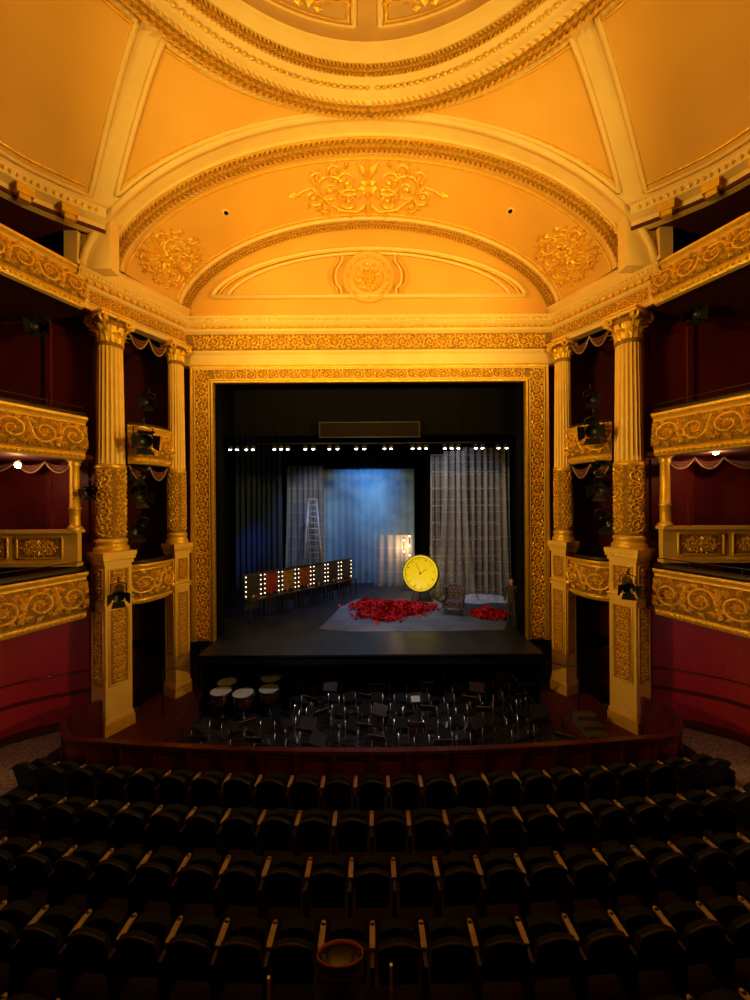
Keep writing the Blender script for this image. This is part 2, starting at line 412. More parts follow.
mq=wallmap(fp,.27)
for i in range(int(fp.L/.14)): leaf(cor,mq,i*.14,zc-.1,pi/2,.13,.1,.03,GOLD)
cor.obj('trim_ceiling_cornice',mirror=True)
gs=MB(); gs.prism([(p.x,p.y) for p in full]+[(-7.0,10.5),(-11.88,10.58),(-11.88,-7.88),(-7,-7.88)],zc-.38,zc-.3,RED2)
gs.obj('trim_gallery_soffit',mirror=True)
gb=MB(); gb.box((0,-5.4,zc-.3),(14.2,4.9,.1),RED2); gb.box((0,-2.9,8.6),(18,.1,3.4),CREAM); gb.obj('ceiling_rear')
# ------------------------------------------------------------ tiers
lowp=cat([(0,.92),(-2,.95),(-4.2,1.6),(-6.4,2.9),(-7.9,4.4),(-8.6,6.0),(-8.5,7.4),(-8.12,8.3),(-7.5,9.85)],6)
upp=cat([(0,-.5),(-2.5,-.4),(-5,.4),(-7,1.8),(-8.2,3.6),(-8.65,5.6),(-8.5,7.2),(-8.1,8.25),(-7.5,9.85)],6)
def tier(pth,z0,z1,rail=True,slab=True):
    mb=MB(); h=z1-z0
    prf=[(-.1,z0-.06),(.02,z0-.04),(.06,z0+.04),(.04,z0+.1),(.08,z0+.14),(.15,z0+h*.35),(.14,z0+h*.6),(.07,z1-.2),(.06,z1-.16),(.1,z1-.12),(.16,z1-.06),(.16,z1),(-.14,z1+.01),(-.16,z0)]
    mm=[CREAM,GOLD,GOLD,GOLD,GOLDB,GOLDB,GOLDB,GOLD,COLC,GOLD,GOLD,RED2,RED2]
    mb.sweep(pth,prf,GOLD,mm)
    P=Path(pth); u0=max(0,P.L-7.5); wm0=wallmap(P,0)
    def wm(u,v,w):
        t=(v-(z0+.12))/(h-.3); t=min(max(t,0),1); o=.08+.075*math.sin(pi*min(1,t*1.15)**.9) if t<.87 else .08
        return wm0(u,v,w+o)
    rinceau(mb,wm,u0,P.L-.03,z0+h*.49,h*.66,GOLD,asp=.9)
    for i in range(int(7.5/.11)): 
        blob(mb,wallmap(P,.06),u0+i*.11,z0+.04,.04,.04,GOLD,5)
        leaf(mb,wallmap(P,.12),u0+i*.11,z1-.12,pi/2,.1,.08,.03,GOLD)
    if rail:
        q=[]
        for i in range(60):
            p,d=P.at(P.L*i/59); q.append((p.x,p.y,z1+.05))
        mb.tube(q,.09,DMAH,8)
        q2=[(a,b,z1+.26) for a,b,c in q]; mb.tube(q2,.014,BLK2,6)
        for i in range(0,60,4): mb.tube([q[i],q2[i]],.012,BLK2,5)
    if slab:
        poly=[(p.x*1.0,p.y) for p in pth]+[(-7.6,10.5),(-11.85,10.55),(-11.85,-7.88),(0,-7.88)]
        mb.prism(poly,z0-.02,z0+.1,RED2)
    return mb
for nm,pt,z0,z1,rl in (('stalls_circle_balcony',lowp,-3.0,-1.82,True),('upper_circle_balcony',upp,1.15,2.2,True),('gallery_balcony',upp,5.12,6.05,False)):
    t=tier(pt,z0,z1,rl); m=t.mirrored(); t.join(m); t.obj(nm)
bpth=cat([(-7.0,10.85),(-6.70,11.05),(-6.5,11.45),(-6.42,11.85),(-6.48,12.08)],5)
for z0,z1 in ((-2.95,-1.82),(1.15,2.2)):
    t=tier(bpth,z0,z1,False,False)
    t.prism([(p.x,p.y) for p in bpth]+[(-6.5,12.7),(-9.15,12.7),(-9.15,10.78)],z0-.02,z0+.08,RED2)
    t.tube([(p.x,p.y,z1+.04) for p in bpth],.07,DMAH,8)
    t.obj('theatre_box_front',mirror=True)
# ------------------------------------------------------------ columns
def column(mb,cx,cy,z0,z1,r,rz=0,orn=.37):
    H=z1-z0; hc=2.35*r; zl=z0+H*orn; zt=z1-hc
    mb.box((cx,cy,z0+.06),(r*2.6,r*2.6,.12),COLC,rz)
    mb.lathe([(r*1.25,.12),(r*1.3,.17),(r*1.25,.24),(r*1.12,.28),(r*1.1,.34),(r*1.18,.38),(r*1.15,.44),(r*1.02,.48)],(cx,cy,z0),GOLD,28)
    zb=z0+.46
    mb.lathe([(r*1.02,zb-z0),(r*1.0,zl-z0)],(cx,cy,z0),GOLDB,32)
    def cm(u,v,w):
        a=u/r; return V((cx+(r+w)*math.cos(a),cy+(r+w)*math.sin(a),v))
    for k in range(4):
        rinceau(mb,lambda u,v,w,k=k:cm(v+k*2*pi*r/4,u,w),zb+.1,zl-.1,0,2*pi*r/4*.9,GOLD)
    mb.lathe([(r*1.0,zl-z0-.06),(r*1.12,zl-z0-.03),(r*1.12,zl-z0+.04),(r*1.0,zl-z0+.09)],(cx,cy,z0),GOLD,28)
    nf=20
    def sh(u,v):
        a=2*pi*u; z=zl+.05+(zt-zl-.05)*v; rr=r*(1-.13*v)*(1-.085*abs(math.sin(a*nf/2))**.7+.02); return V((cx+rr*math.cos(a),cy+rr*math.sin(a),z))
    mb.grid(sh,nf*6,6,COLC,False,True)
    rt=r*.87
    mb.lathe([(rt,0),(rt*1.12,.03),(rt*1.12,.07),(rt,.1),(rt*.95,.15),(rt*1.0,hc*.6),(rt*1.3,hc-.12)],(cx,cy,zt-.05),GOLDB,28)
    for row,(nl,hl,o,a0) in enumerate(((8,hc*.40,.02,0),(8,hc*.68,.03,pi/8))):
        for k in range(nl):
            a=2*pi*k/nl+a0+rz
            vs=[]
            for j in range(6):
                t=j/5; rad=rt*1.03+o+(.5*r)*t**3; zz=zt+.06+hl*t
                if j==5: zz=zt+.06+hl*.74; rad=rt*1.03+o+.62*r
                wd=r*.30*(.75+.5*math.sin(pi*t))*(1 if j<5 else .5)
                for q in (-1,0,1):
                    x=rad-(.05 if q else 0); vs.append((cx+x*math.cos(a)-q*wd*math.sin(a),cy+x*math.sin(a)+q*wd*math.cos(a),zz))
            fs=[(j*3+q,j*3+q+1,j*3+q+4,j*3+q+3) for j in range(5) for q in range(2)]
            mb.add(vs,fs,GOLD,False)
    for k in range(4):
        a=rz+pi/4+k*pi/2; ca,sa=math.cos(a),math.sin(a)
        for s2 in (-1,1):
            pts=[]
            for j in range(15):
                t=j/14; b=-.5+t*2*pi*1.2; R=.3*r*(1-t*.75)
                pts.append((cx+ca*(1.42*r+R*math.cos(b))-sa*s2*.06,cy+sa*(1.42*r+R*math.cos(b))+ca*s2*.06,zt+hc*.78+R*math.sin(b)))
            pts=[(cx+ca*rt*1.05,cy+sa*rt*1.05,zt+hc*.45),(cx+ca*1.3*r,cy+sa*1.3*r,zt+hc*.62)]+pts
            mb.tube(pts,.07*r+.014,GOLD,5)
        b=rz+k*pi/2; rosette(mb,lambda u,v,w,b=b:V((cx+(1.22*r+w)*math.cos(b)-u*math.sin(b),cy+(1.22*r+w)*math.sin(b)+u*math.cos(b),zt+hc*.88+v)),0,0,.24*r,GOLD,6,.4)
    mb.box((cx,cy,z1-.07),(r*2.5,r*2.5,.08),COLC,rz); mb.box((cx,cy,z1-.0),(r*2.7,r*2.7,.05),GOLD,rz)
LA=math.atan2(12.8-9.78,-6.22+7.78)
def pedestal(mb,cx,cy,z0,z1,w,rz):
    mb.box((cx,cy,(z0+z1)/2),(w,w,z1-z0),COLC,rz)
    for z,dz,k in ((z1-.05,.1,.14),(z1-.16,.1,.07),(z0+.15,.3,.1),(z0+.36,.1,.05),(z0+(z1-z0)*.74,.08,.07),(z0+(z1-z0)*.76,.05,.1)):
        mb.box((cx,cy,z),(w+k,w+k,dz),COLC if k<.1 else GOLD,rz)
    zm=z0+(z1-z0)*.74
    for k in range(4):
        a=rz+k*pi/2; N=V((math.cos(a),math.sin(a),0)); U=V((-math.sin(a),math.cos(a),0)); 
        m=pmap(V((cx,cy,0))+N*(w/2+.005),U,(0,0,1),N)
        for (a0,b0) in ((z0+1.3,zm-.2),(zm+.2,z1-.35)):
            frame(mb,m,-w*.36,w*.36,a0,b0,.03,GOLD,3)
            mb.add([m(-w*.33,a0,.008),m(w*.33,a0,.008),m(w*.33,b0,.008),m(-w*.33,b0,.008)],[(0,1,2,3)],GOLDB)
            rinceau(mb,lambda u,v,w2,m=m:m(v,u,w2),a0+.08,b0-.08,0,w*.5,GOLD)
for (cx,cy,r,w,zb) in ((-7.25,10.5,.34,.70,-6.3),(-6.36,12.35,.26,.52,-6.3)):
    c=MB(); column(c,cx,cy,-1.5,5.12,r,LA); pedestal(c,cx,cy,zb,-1.5,w,LA); c.obj('corinthian_column',mirror=True)
# ------------------------------------------------------------ walls
wf=MB()
wf.box((-9.85,10.68,.3),(4.1,.14,13.2),RED)
wf.obj('wall_left_partition'); wf.mirrored().obj('wall_right_partition')
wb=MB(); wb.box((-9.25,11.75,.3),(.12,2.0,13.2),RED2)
for z in (-5.0,-1.4+.2,2.6): wb.box((-9.15,11.7,z),(.06,.9,2.1),MAHOG)
wb.obj('wall_left_box_back'); wb.mirrored().obj('wall_right_box_back')
wo=MB(); wo.box((-12,1.3,.5),(.2,18.4,13.6),RED); wo.obj('wall_left'); wo.mirrored().obj('wall_right')
wk=MB(); wk.box((0,-8,.5),(24,.2,13.6),RED2); wk.obj('wall_back')
ws=MB()
spth=cat([(-9.6,-7),(-9.8,0),(-10.0,5),(-10.0,8.2),(-9.5,9.7),(-8.4,10.45),(-7.6,10.7)],6)
ws.sweep(spth,[(0,-6.3),(0,-5.4),(.04,-5.38),(.04,-5.3),(0,-5.28),(0,-3.03)],RED3,[RED3,MAHOG,MAHOG,MAHOG,RED3])
ws.sweep(spth,[(.03,-6.3),(.03,-6.1),(0,-6.08)],MAHOG)
q=[]; P=Path(spth)
for i in range(60):
    p,d=P.at(P.L*i/59); q.append((p.x+d.y*.1,p.y-d.x*.1,-4.75))
ws.tube(q,.022,MAHOG,6)
ws.obj('wall_left_stalls'); ws.mirrored().obj('wall_right_stalls')
tr=MB()
for x in (-9.05,-8.0):
    for z0,z1 in ((2.2,5.1),(-.9,1.1)): tr.box((x,10.58,(z0+z1)/2),(.16,.06,z1-z0),RED)
tr.box((-9.9,10.57,-1.0),(3.9,.08,.12),MAHOG)
tr.obj('trim_wall_pilasters',mirror=True)
sb=MB()
sb.box((-9.35,10.0,-1.25),(3.2,.14,.9),COLC); sb.box((-9.35,9.98,-.78),(3.3,.3,.08),COLC); sb.box((-9.35,9.98,-1.66),(3.25,.22,.1),COLC)
mp=pmap((0,9.92,-1.22),(1,0,0),(0,0,1),(0,-1,0))
for x in (-8.75,-10.2):
    frame(sb,mp,x-.6,x+.6,-.28,.28,.03,GOLD); 
    sb.add([mp(x-.56,-.24,.006),mp(x+.56,-.24,.006),mp(x+.56,.24,.006),mp(x-.56,.24,.006)],[(0,1,2,3)],GOLDB)
    filigree(sb,pmap((x,9.92,-1.22),(1,0,0),(0,0,1),(0,-1,0)),1.0,.46,GOLD,.02)
for x in (-7.87,-10.8):
    sb.lathe([(.17,0),(.19,.05),(.15,.1),(.12,.14),(.12,.55),(.15,.58),(.12,.62),(.105,1.7),(.14,1.75),(.12,1.78),(.17,1.86),(.21,1.87)],(x,10.0,-.76),GOLD,20)
sb.prism([(-7.8,10.0),(-7.8,10.5),(-10.9,10.5),(-10.9,10.0)],-1.75,-1.65,RED2)
sb.obj('private_side_box',mirror=True)
def swag(mb,a,b,drop,m,m2):
    a,b=V(a),V(b)
    def fn(u,v):
        p=a.lerp(b,u); k=4*u*(1-u); return p+V((0,0,-k*drop*(.35+.65*v)-.0))+V((.03,-.05,0))*math.sin(v*14)*k
    mb.grid(fn,16,10,m)
    mb.tube([a.lerp(b,i/16)+V((0,-.02,-4*(i/16)*(1-i/16)*drop)) for i in range(17)],.022,m2,6)
SW=mat('swag_velvet',(.16,.02,.015),.7,0,(.10,.01,.01),6,sheen=.4)
FR=mat('swag_fringe',(.40,.27,.12),.6,0,(.3,.18,.07),20)
sg=MB()
for z in (4.95,1.05):
    for a,b in (((-6.98,10.9),(-6.72,11.45)),((-6.72,11.45),(-6.5,12.05))): swag(sg,(*a,z),(*b,z),.4,SW,FR)
for a,b in ((-10.8,-9.42),(-9.42,-8.65),(-8.65,-7.87)): swag(sg,(a,10.0,1.08),(b,10.0,1.08),.3,SW,FR)
sg.obj('curtain_swags',mirror=True)
# ------------------------------------------------------------ lamps & spotlights
def spotlight():
    mb=MB()
    M=Matrix.Rotation(pi/2,4,'X')
    mb.lathe([(0,-.22),(.09,-.22),(.12,-.18),(.12,.1),(.14,.12),(.15,.25),(.13,.25),(.12,.14),(0,.13)],(0,0,0),BLK2,16,M)
    mb.tube([(-.17,0,0),(-.17,0,.22),(0,0,.27),(.17,0,.22),(.17,0,0)],.014,BLK2,5)
    mb.tube([(0,0,.27),(0,0,.42)],.02,BLK2,5)
    for a in (0,pi/2,pi,3*pi/2):
        R=Matrix.Rotation(a,4,'Y'); vs=[R@V(p) for p in ((-.12,-.25,.14),(.12,-.25,.14),(.16,-.4,.24),(-.16,-.4,.24))]; mb.add(vs,[(0,1,2,3)],BLK2)
    return mb
sl=spotlight()
def pxp(px,py,Y): return ((px-370)/375*Y,Y,(500-py)/375*Y)
for px,py,Y,a,sc in ((143,437,10.7,.7,1.4),(140,470,11.3,.5,1.0),(138,492,11.2,.9,1.2),(140,525,11.2,.4,1.2),(42,325,10.3,.5,1.1),(118,590,9.7,.6,1.0),(92,488,10.1,.3,.8),
                 (595,430,10.9,-.7,1.4),(600,466,11.3,-.5,1.0),(603,488,11.2,-.9,1.2),(603,520,11.2,-.4,1.2),(692,317,10.3,-.5,1.1),(627,585,9.7,-.5,1.0),(150,400,11.6,.4,1.0),(590,400,11.6,-.4,1.0)):
    o=sl.obj('stage_spotlight'); o.location=pxp(px,py,Y); o.rotation_euler=(.35,0,a); o.scale=(sc,)*3
for px,py in ((18,463),(716,454)):
    l=MB(); P=pxp(px,py,9.3)
    l.lathe([(0,-.075),(.05,-.06),(.07,0),(.05,.06),(0,.075)],P,BULBP,14); l.lathe([(.03,.08),(.05,.1),(.05,.12),(.015,.14),(.015,1.12-P[2]-.03),(0,1.12-P[2]-.03)],P,GOLD,12)
    l.obj('pendant_lamp')
    li=bpy.data.lights.new('pendant_glow','POINT'); li.energy=26; li.color=(1,.5,.2); li.shadow_soft_size=.06
    lo=bpy.data.objects.new('pendant_glow',li); lo.location=(P[0],P[1],P[2]-.16); bpy.context.scene.collection.objects.link(lo)
# ------------------------------------------------------------ floors, pit, rail
def arcY(x,Y0,R=48): return Y0+R-math.sqrt(R*R-x*x)
half=[(-x,arcY(x,8.0)) for x in (0,1.2,2.4,3.6,4.8,5.9)]+[(-6.7,8.45),(-7.25,8.8),(-7.55,9.3),(-7.5,9.8),(-7.3,10.05)]
railL=cat(list(reversed(half)),5)
railfull=railL+[V((-p.x,p.y)) for p in reversed(railL[:-1])]
fl=MB()
poly=[(p.x,p.y) for p in railfull]+[(7.6,10.6),(12,10.6),(12,-8),(-12,-8),(-12,10.6),(-7.6,10.6)]
fl.prism(poly,-6.5,-6.3,DCARP); fl.obj('floor')
ca=MB()
ai=[(-7.85,8.3),(-8.05,9.4),(-7.85,10.3),(-8.4,10.4),(-9.45,9.68),(-9.9,8.2),(-9.9,4),(-8.6,4),(-8.3,7)]
ca.prism(ai,-6.3,-6.285,CARPET); ca.obj('aisle_carpet',mirror=True)
rl=MB()
rp=railfull
REDP=mat('rail_panel_red',(.19,.010,.014),.4,0,(.13,.007,.01),3,coat=.2)
rl.sweep(rp,[(0,-6.9),(0,-5.42),(.05,-5.42),(.05,-5.34),(-.09,-5.34),(-.09,-5.42),(-.06,-5.42),(-.06,-6.9)],MAHOG)
P=Path(rp); n=22
WM=wallmap(P,0.0)
for i in range(n):
    u0=P.L*i/n+.06; u1=P.L*(i+1)/n-.06
    frame(rl,WM,u0,u1,-6.2,-5.5,.03,MAHOG,5)
    for k in range(3):
        a=u0+.05+(u1-u0-.1)*k/3; b=u0+.05+(u1-u0-.1)*(k+1)/3
        rl.add([WM(a,-6.15,.008),WM(b,-6.15,.008),WM(b,-5.55,.008),WM(a,-5.55,.008)],[(0,1,2,3)],REDP)
    p,d=P.at(P.L*i/n); rl.box((p.x,p.y,-5.85),(.1,.12,.95),MAHOG,math.atan2(d.y,d.x))
rl.obj('orchestra_pit_rail')
pf=MB(); pf.box((0,11.3,-6.95),(11,7,.1),PITF); pf.obj('floor_orchestra_pit')
ps=MB()
ps.prism([(-5.5,8.35),(-6.5,8.55),(-7.3,9.3),(-7.2,10.1),(-7.0,12.7),(-5.5,12.7)],-6.95,-6.3,RED2)
ps.obj('floor_pit_side',mirror=True)
STP=mat('step_carpet',(.035,.03,.03),.9,0,(.10,.09,.085),25)
ss=MB()
for i in range(3): ss.box((5.95,9.9+i*.28,-6.25+i*.05),(.55,.28,.1+i*.1),STP)
ss.obj('pit_access_steps')
pw=MB(); pw.box((0,14.6,-5.9),(11.2,.1,1.75),BLACK); pw.box((-5.5,13.4,-5.9),(.1,2.3,1.75),BLACK); pw.box((5.5,13.4,-5.9),(.1,2.3,1.75),BLACK); pw.obj('wall_pit_back')
hr=MB()
hr.tube([(-6.1,11.0,-6.3),(-6.1,11.0,-4.95),(-5.3,11.35,-4.95),(-5.3,11.35,-6.0)],.02,BLK2,6); hr.obj('pit_handrail',mirror=True)
st=MB()
st.prism([(-5.25,11.4),(5.25,11.4),(5.25,12.6),(8.9,12.8),(8.9,22.1),(-8.9,22.1),(-8.9,12.8),(-5.25,12.6)],-5.0,-4.7,SFLOOR,FASC)
st.tube([(-5.25,11.38,-4.74),(5.25,11.38,-4.74)],.035,FASC,8)
st.obj('floor_stage')
sw=MB(); sw.box((0,22.2,1),(18,.1,11.4),BLACK); sw.box((-9,17.5,1),(.1,9.2,11.4),BLACK); sw.box((9,17.5,1),(.1,9.2,11.4),BLACK); sw.box((0,17.5,7),(18,9.2,.1),BLACK); sw.obj('wall_stage_masking')
def drape(mb,x0,x1,y,z0,z1,m,nf=10,amp=.1,nu=80,flare=0):
    ph=random.random()*6
    def fn(u,v):
        x=x0+(x1-x0)*u; z=z1+(z0-z1)*v
        a=amp*(.5+.7*v)
        return V((x+flare*(u-.5)*v*v,y+a*math.sin(u*nf*2*pi+ph+.6*math.sin(u*9+v*1.5)),z))
    mb.grid(fn,nu,10,m)
BLUC=mat('blue_glow_drape',(.03,.05,.11),.95)  # added cloth, tinted blue to stand in for a beam glowing in haze
d=MB(); drape(d,-8.8,8.8,13.6,2.35,6.9,BLACK,24,.04,160)
for s2 in (-1,1):
    drape(d,s2*5.8,s2*8.8,15.0,-4.69,6.9,BLACK,6,.1); drape(d,s2*7.2,s2*8.8,19.5,-4.69,6.9,BLACK,6,.1)
drape(d,-7.2,-4.7,20.0,-4.69,6.0,BLUC,9,.1,100)
d.obj('black_stage_drapes')
lb=MB(); lb.tube([(-5.4,14,2.12),(5.4,14,2.12)],.03,BLK2,6)
xs=[-5.2,-4.95,-4.6,-4.35,-3.55,-3.3,-3.05,-2.4,-2.1,-1.5,-1.2,-.5,-.2,.55,.8,1.6,1.85,2.1,2.8,3.05,3.3,3.95,4.2,4.8,5.1]
for x in xs:
    lb.lathe([(0,.1),(.09,.08),(.1,-.06),(.08,-.07)],(x,14,1.98),BLK2,12); lb.lathe([(0,-.1),(.05,-.08),(.065,-.04),(.05,0)],(x,13.97,1.97),BULBW,10)
lb.obj('lamp_batten')
sp2=MB(); BR=mat('surtitle_screen_brown',(.010,.0045,.0035),.8,spec=.1); sp2.box((0,13.3,2.5),(3.5,.06,.48),BR); sp2.box((0,13.34,2.5),(3.6,.04,.56),BLK2); sp2.obj('surtitle_screen')
BD=bpy.data.materials.new('blue_haze_backcloth'); BD.use_nodes=True; nt=BD.node_tree; b=nt.nodes['Principled BSDF']; b.inputs['Roughness'].default_value=.9
tc=nt.nodes.new('ShaderNodeTexCoord'); nz=nt.nodes.new('ShaderNodeTexNoise'); nz.inputs['Scale'].default_value=.6; nz.inputs['Detail'].default_value=5; nz.inputs['Distortion'].default_value=.9
rp_=nt.nodes.new('ShaderNodeValToRGB'); rp_.color_ramp.elements[0].color=(.13,.30,.48,1); rp_.color_ramp.elements[1].color=(.36,.62,.82,1); rp_.color_ramp.elements[0].position=.25; rp_.color_ramp.elements[1].position=.78  # glowing blue haze put into the cloth colour as soft noise
nt.links.new(tc.outputs['Object'],nz.inputs['Vector']); nt.links.new(nz.outputs['Fac'],rp_.inputs['Fac']); nt.links.new(rp_.outputs['Color'],b.inputs['Base Color'])
bd=MB(); drape(bd,-2.6,2.5,21.2,-4.69,1.75,BD,14,.03,120); bd.tube([(-2.7,21.2,1.78),(2.6,21.2,1.78)],.04,BLK2,6); bd.obj('painted_haze_backcloth')
def netcloth(name,col,line,al,cell):
    m=mat(name,col,.8,alpha=al); nt=m.node_tree; b=nt.nodes['Principled BSDF']
    tc=nt.nodes.new('ShaderNodeTexCoord'); mp_=nt.nodes.new('ShaderNodeMapping'); mp_.inputs['Rotation'].default_value=(pi/2,0,0)
    br=nt.nodes.new('ShaderNodeTexBrick'); br.offset=0; br.inputs['Scale'].default_value=1; br.inputs['Mortar Size'].default_value=.03; br.inputs['Brick Width'].default_value=cell; br.inputs['Row Height'].default_value=cell*1.3
    br.inputs['Color1'].default_value=(*col,1); br.inputs['Color2'].default_value=(*[c*.85 for c in col],1); br.inputs['Mortar'].default_value=(*line,1)
    nt.links.new(tc.outputs['Object'],mp_.inputs['Vector']); nt.links.new(mp_.outputs['Vector'],br.inputs['Vector']); nt.links.new(br.outputs['Color'],b.inputs['Base Color'])
    return m
SH1=netcloth('sheer_grey_net',(.55,.6,.7),(.7,.75,.85),.42,.5); SH2=netcloth('sheer_pale_net',(.52,.50,.50),(.72,.66,.58),.36,.46)
SH3=mat('pooled_pale_cloth',(.5,.5,.55),.85,0,(.38,.4,.45),2)
c1=MB(); drape(c1,-4.5,-2.5,20.3,-4.6,1.85,SH1,7,.09,60,.3); c1.tube([(-4.6,20.3,1.88),(-2.4,20.3,1.88)],.03,BLK2); c1.obj('sheer_curtain')
c1=MB(); drape(c1,2.95,3.85,18.2,-4.68,2.1,SH2,4,.12,40,.3); drape(c1,3.95,6.7,18.0,-4.68,2.5,SH2,9,.14,100,.3)
drape(c1,3.5,4.6,17.8,-4.68,2.3,SH2,4,.12,40,1.0)
def pool(u,v):
    a=2*pi*u; return V((5.0+(1.6+.25*math.sin(5*a))*v*math.cos(a),17.4+(.55+.1*math.sin(7*a+1))*v*math.sin(a),-4.685+.28*(1-v**2)*(.6+.5*math.sin(u*50+v*9)*math.sin(v*12+u*20))))
c1.grid(pool,60,12,SH3,True,True); c1.obj('sheer_curtain')
c1=MB(); drape(c1,.3,2.3,20.3,-4.68,-1.9,SH1,5,.08,50,.2); c1.obj('sheer_curtain')
wn=MB(); FRM=mat('window_frame_paint',(.42,.38,.33),.5)
for i in range(6): wn.box((3.05+i*.69,18.7,-1.2),(.055,.05,6.9),FRM)
for i in range(9): wn.box((4.77,18.7,-4.5+i*.84),(3.5,.05,.055),FRM)
wn.obj('window_frame_flat')
ld=MB(); WD=mat('ladder_aluminium',(.55,.58,.62),.4,.3)
for s2 in (-1,1):
    ld.tube([(-2.9+s2*.2,19.0,.05),(-2.9+s2*.55,18.7,-4.68)],.04,WD,6); ld.tube([(-2.9+s2*.2,19.05,.05),(-2.9+s2*.45,19.9,-4.68)],.03,WD,6)
for i in range(15):
    t=(i+1)/16; w=.2+.35*t; z=.05-4.73*t; ld.tube([(-2.9-w,19.0-.3*t,z),(-2.9+w,19.0-.3*t,z)],.028,WD,5)
ld.box((-2.9,19.02,.06),(.5,.2,.06),WD); ld.obj('step_ladder')
# vanities
cols=[(.03,.035,.05),(.45,.04,.03),(.55,.30,.04),(.5,.14,.04),(.10,.16,.3),(.06,.07,.10),(.08,.1,.16)]
MF=mat('vanity_wood',(.035,.028,.028),.5,0,(.025,.02,.02),5)
dv=V((.707,.707,0)); A=V((-4.95,14.85,-4.7)); Ln=5.85; nV=7
for i in range(nV):
    mb=MB(); PM=mat('poster_%d'%i,cols[i],.35,0,tuple(min(1,c*.35+.01) for c in cols[i]),5)
    w=Ln/nV-.06
    mb.box((0,0,.74),(w,.5,.05),MF)
    for x in (-w/2+.05,w/2-.05):
        for y in (-.2,.2): mb.box((x,y,.36),(.05,.05,.72),MF)
    mb.box((0,.2,.5),(w-.1,.03,.4),MF)
    mb.box((0,.2,1.25),(w,.06,1.0),MF); mb.box((0,.165,1.25),(w-.26,.02,.8),PM)
    for z in (.86,1.05,1.25,1.44,1.63):
        for x in (-w/2+.06,w/2-.06): mb.lathe([(0,-.026),(.02,-.013),(.024,0),(.02,.013),(0,.026)],(x,.14,z),BULB,8)
    for k in range(4): mb.lathe([(0,0),(.03,0),(.035,.09),(.02,.12),(0,.12)],(-w/2+.15+random.random()*(w-.3),-.05+random.random()*.15,.765),[WHITE,COPPER,BLK2,ROSE][k],8)
    o=mb.obj('makeup_vanity_table'); o.location=A+dv*((i+.5)*Ln/nV); o.rotation_euler=(0,0,pi/4)
# clock
CK=mat('clock_face_yellow',(.95,.72,.01),.45,0,(.9,.64,.01),3,emis=(1,.66,.01),estr=.6)
CR=mat('clock_rim',(.20,.17,.01),.4)
ck=MB()
ck.lathe([(0,.06),(.78,.06),(.8,.1),(.88,.1),(.9,.0),(.88,-.1),(0,-.1)],(0,0,0),CK,56)
ck.lathe([(.88,.105),(.93,.06),(.93,-.1),(.88,-.12)],(0,0,0),CR,56); ck.lathe([(.77,.062),(.78,.075),(.79,.1)],(0,0,0),CR,56)
for k in range(12):
    R=Matrix.Rotation(2*pi*k/12,4,'Z'); ck.box((.68,0,.066),(.10,.022 if k%3 else .045,.012),CR,0,R)
for a,L in ((1.0,.42),(2.4,.6)): ck.box((L/2,0,.075),(L,.02,.012),CR,0,Matrix.Rotation(a,4,'Z'))
ck.lathe([(0,.1),(.05,.1),(.05,.06)],(0,0,0),CR,12)
SC=.93
o=ck.obj('giant_clock_face'); o.location=(2.33,17.4,-3.42); o.rotation_euler=(pi/2-.25,.35,-.5); o.scale=(SC,SC,SC)
cs=MB(); cs.tube([(2.33,17.62,-3.5),(2.33,17.75,-4.69)],.03,BLK2,6); cs.tube([(2.0,17.4,-4.3),(1.9,17.4,-4.69)],.025,BLK2,6); cs.tube([(2.66,17.3,-4.3),(2.76,17.3,-4.69)],.025,BLK2,6); cs.box((2.33,17.5,-4.68),(1.1,.5,.03),BLK2); cs.obj('clock_support_stand')
lp=MB()
for x,zs in ((1.75,(-2.1,-2.7)),(2.05,(-1.9,-2.4,-2.9))):
    lp.tube([(x,19.6,-4.7),(x,19.6,zs[0]+.15)],.02,BLK2,6); lp.lathe([(0,0),(.2,0),(.2,.03),(0,.04)],(x,19.6,-4.7),BLK2,16)
    for z in zs: lp.lathe([(0,-.05),(.04,-.03),(.05,0),(.04,.03),(0,.05)],(x,19.54,z),BULB,10)
lp.obj('bulb_lamp_stand')
li=bpy.data.lights.new('bulb_lamp_glow','POINT'); li.energy=85; li.color=(1,.5,.18); li.shadow_soft_size=.1
lo=bpy.data.objects.new('bulb_lamp_glow',li); lo.location=(1.85,19.75,-2.5); bpy.context.scene.collection.objects.link(lo)
def petals(name,cx,cy,rx,ry,n,hh):
    mb=MB()
    for i in range(n):
        a=random.random()*2*pi; r=random.random()**.6; lump=1+.18*math.sin(3*a+1)+.1*math.sin(7*a)
        if random.random()<.1: r*=1.25
        x=cx+rx*r*lump*math.cos(a); y=cy+ry*r*lump*math.sin(a); z=-4.68+random.random()*hh*max(0,1-r)+.02
        R=Euler((random.uniform(-.9,.9),random.uniform(-.9,.9),random.random()*6)).to_matrix(); s=random.uniform(.06,.12)
        vs=[V((x,y,z+.03))+R@V(p)*s for p in ((-1,0,0),(-.4,.7,.25),(.5,.75,.3),(1,0,.1),(.4,-.7,.3),(-.5,-.6,.2),(0,0,-.15))]
        mb.add(vs,[(6,k,(k+1)%6) for k in range(6)],ROSE)
    mb.obj(name)
petals('rose_petal_heap',.8,16.0,1.7,1.35,1500,.35)
petals('rose_petal_heap',4.75,15.1,.72,.5,420,.35)
cd=MB(); CLT=mat('pale_floor_cloth',(.20,.24,.32),.7,0,(.13,.17,.24),1.5)
cd.prism([(-1.9,13.7),(-.8,13.4),(2.2,13.35),(4.8,13.5),(5.2,14.3),(4.9,15.6),(3.4,16.2),(3.0,17.6),(-.6,17.8),(-1.3,16.6),(-1.6,15.0)],-4.7,-4.688,CLT); cd.obj('stage_floor_cloth')
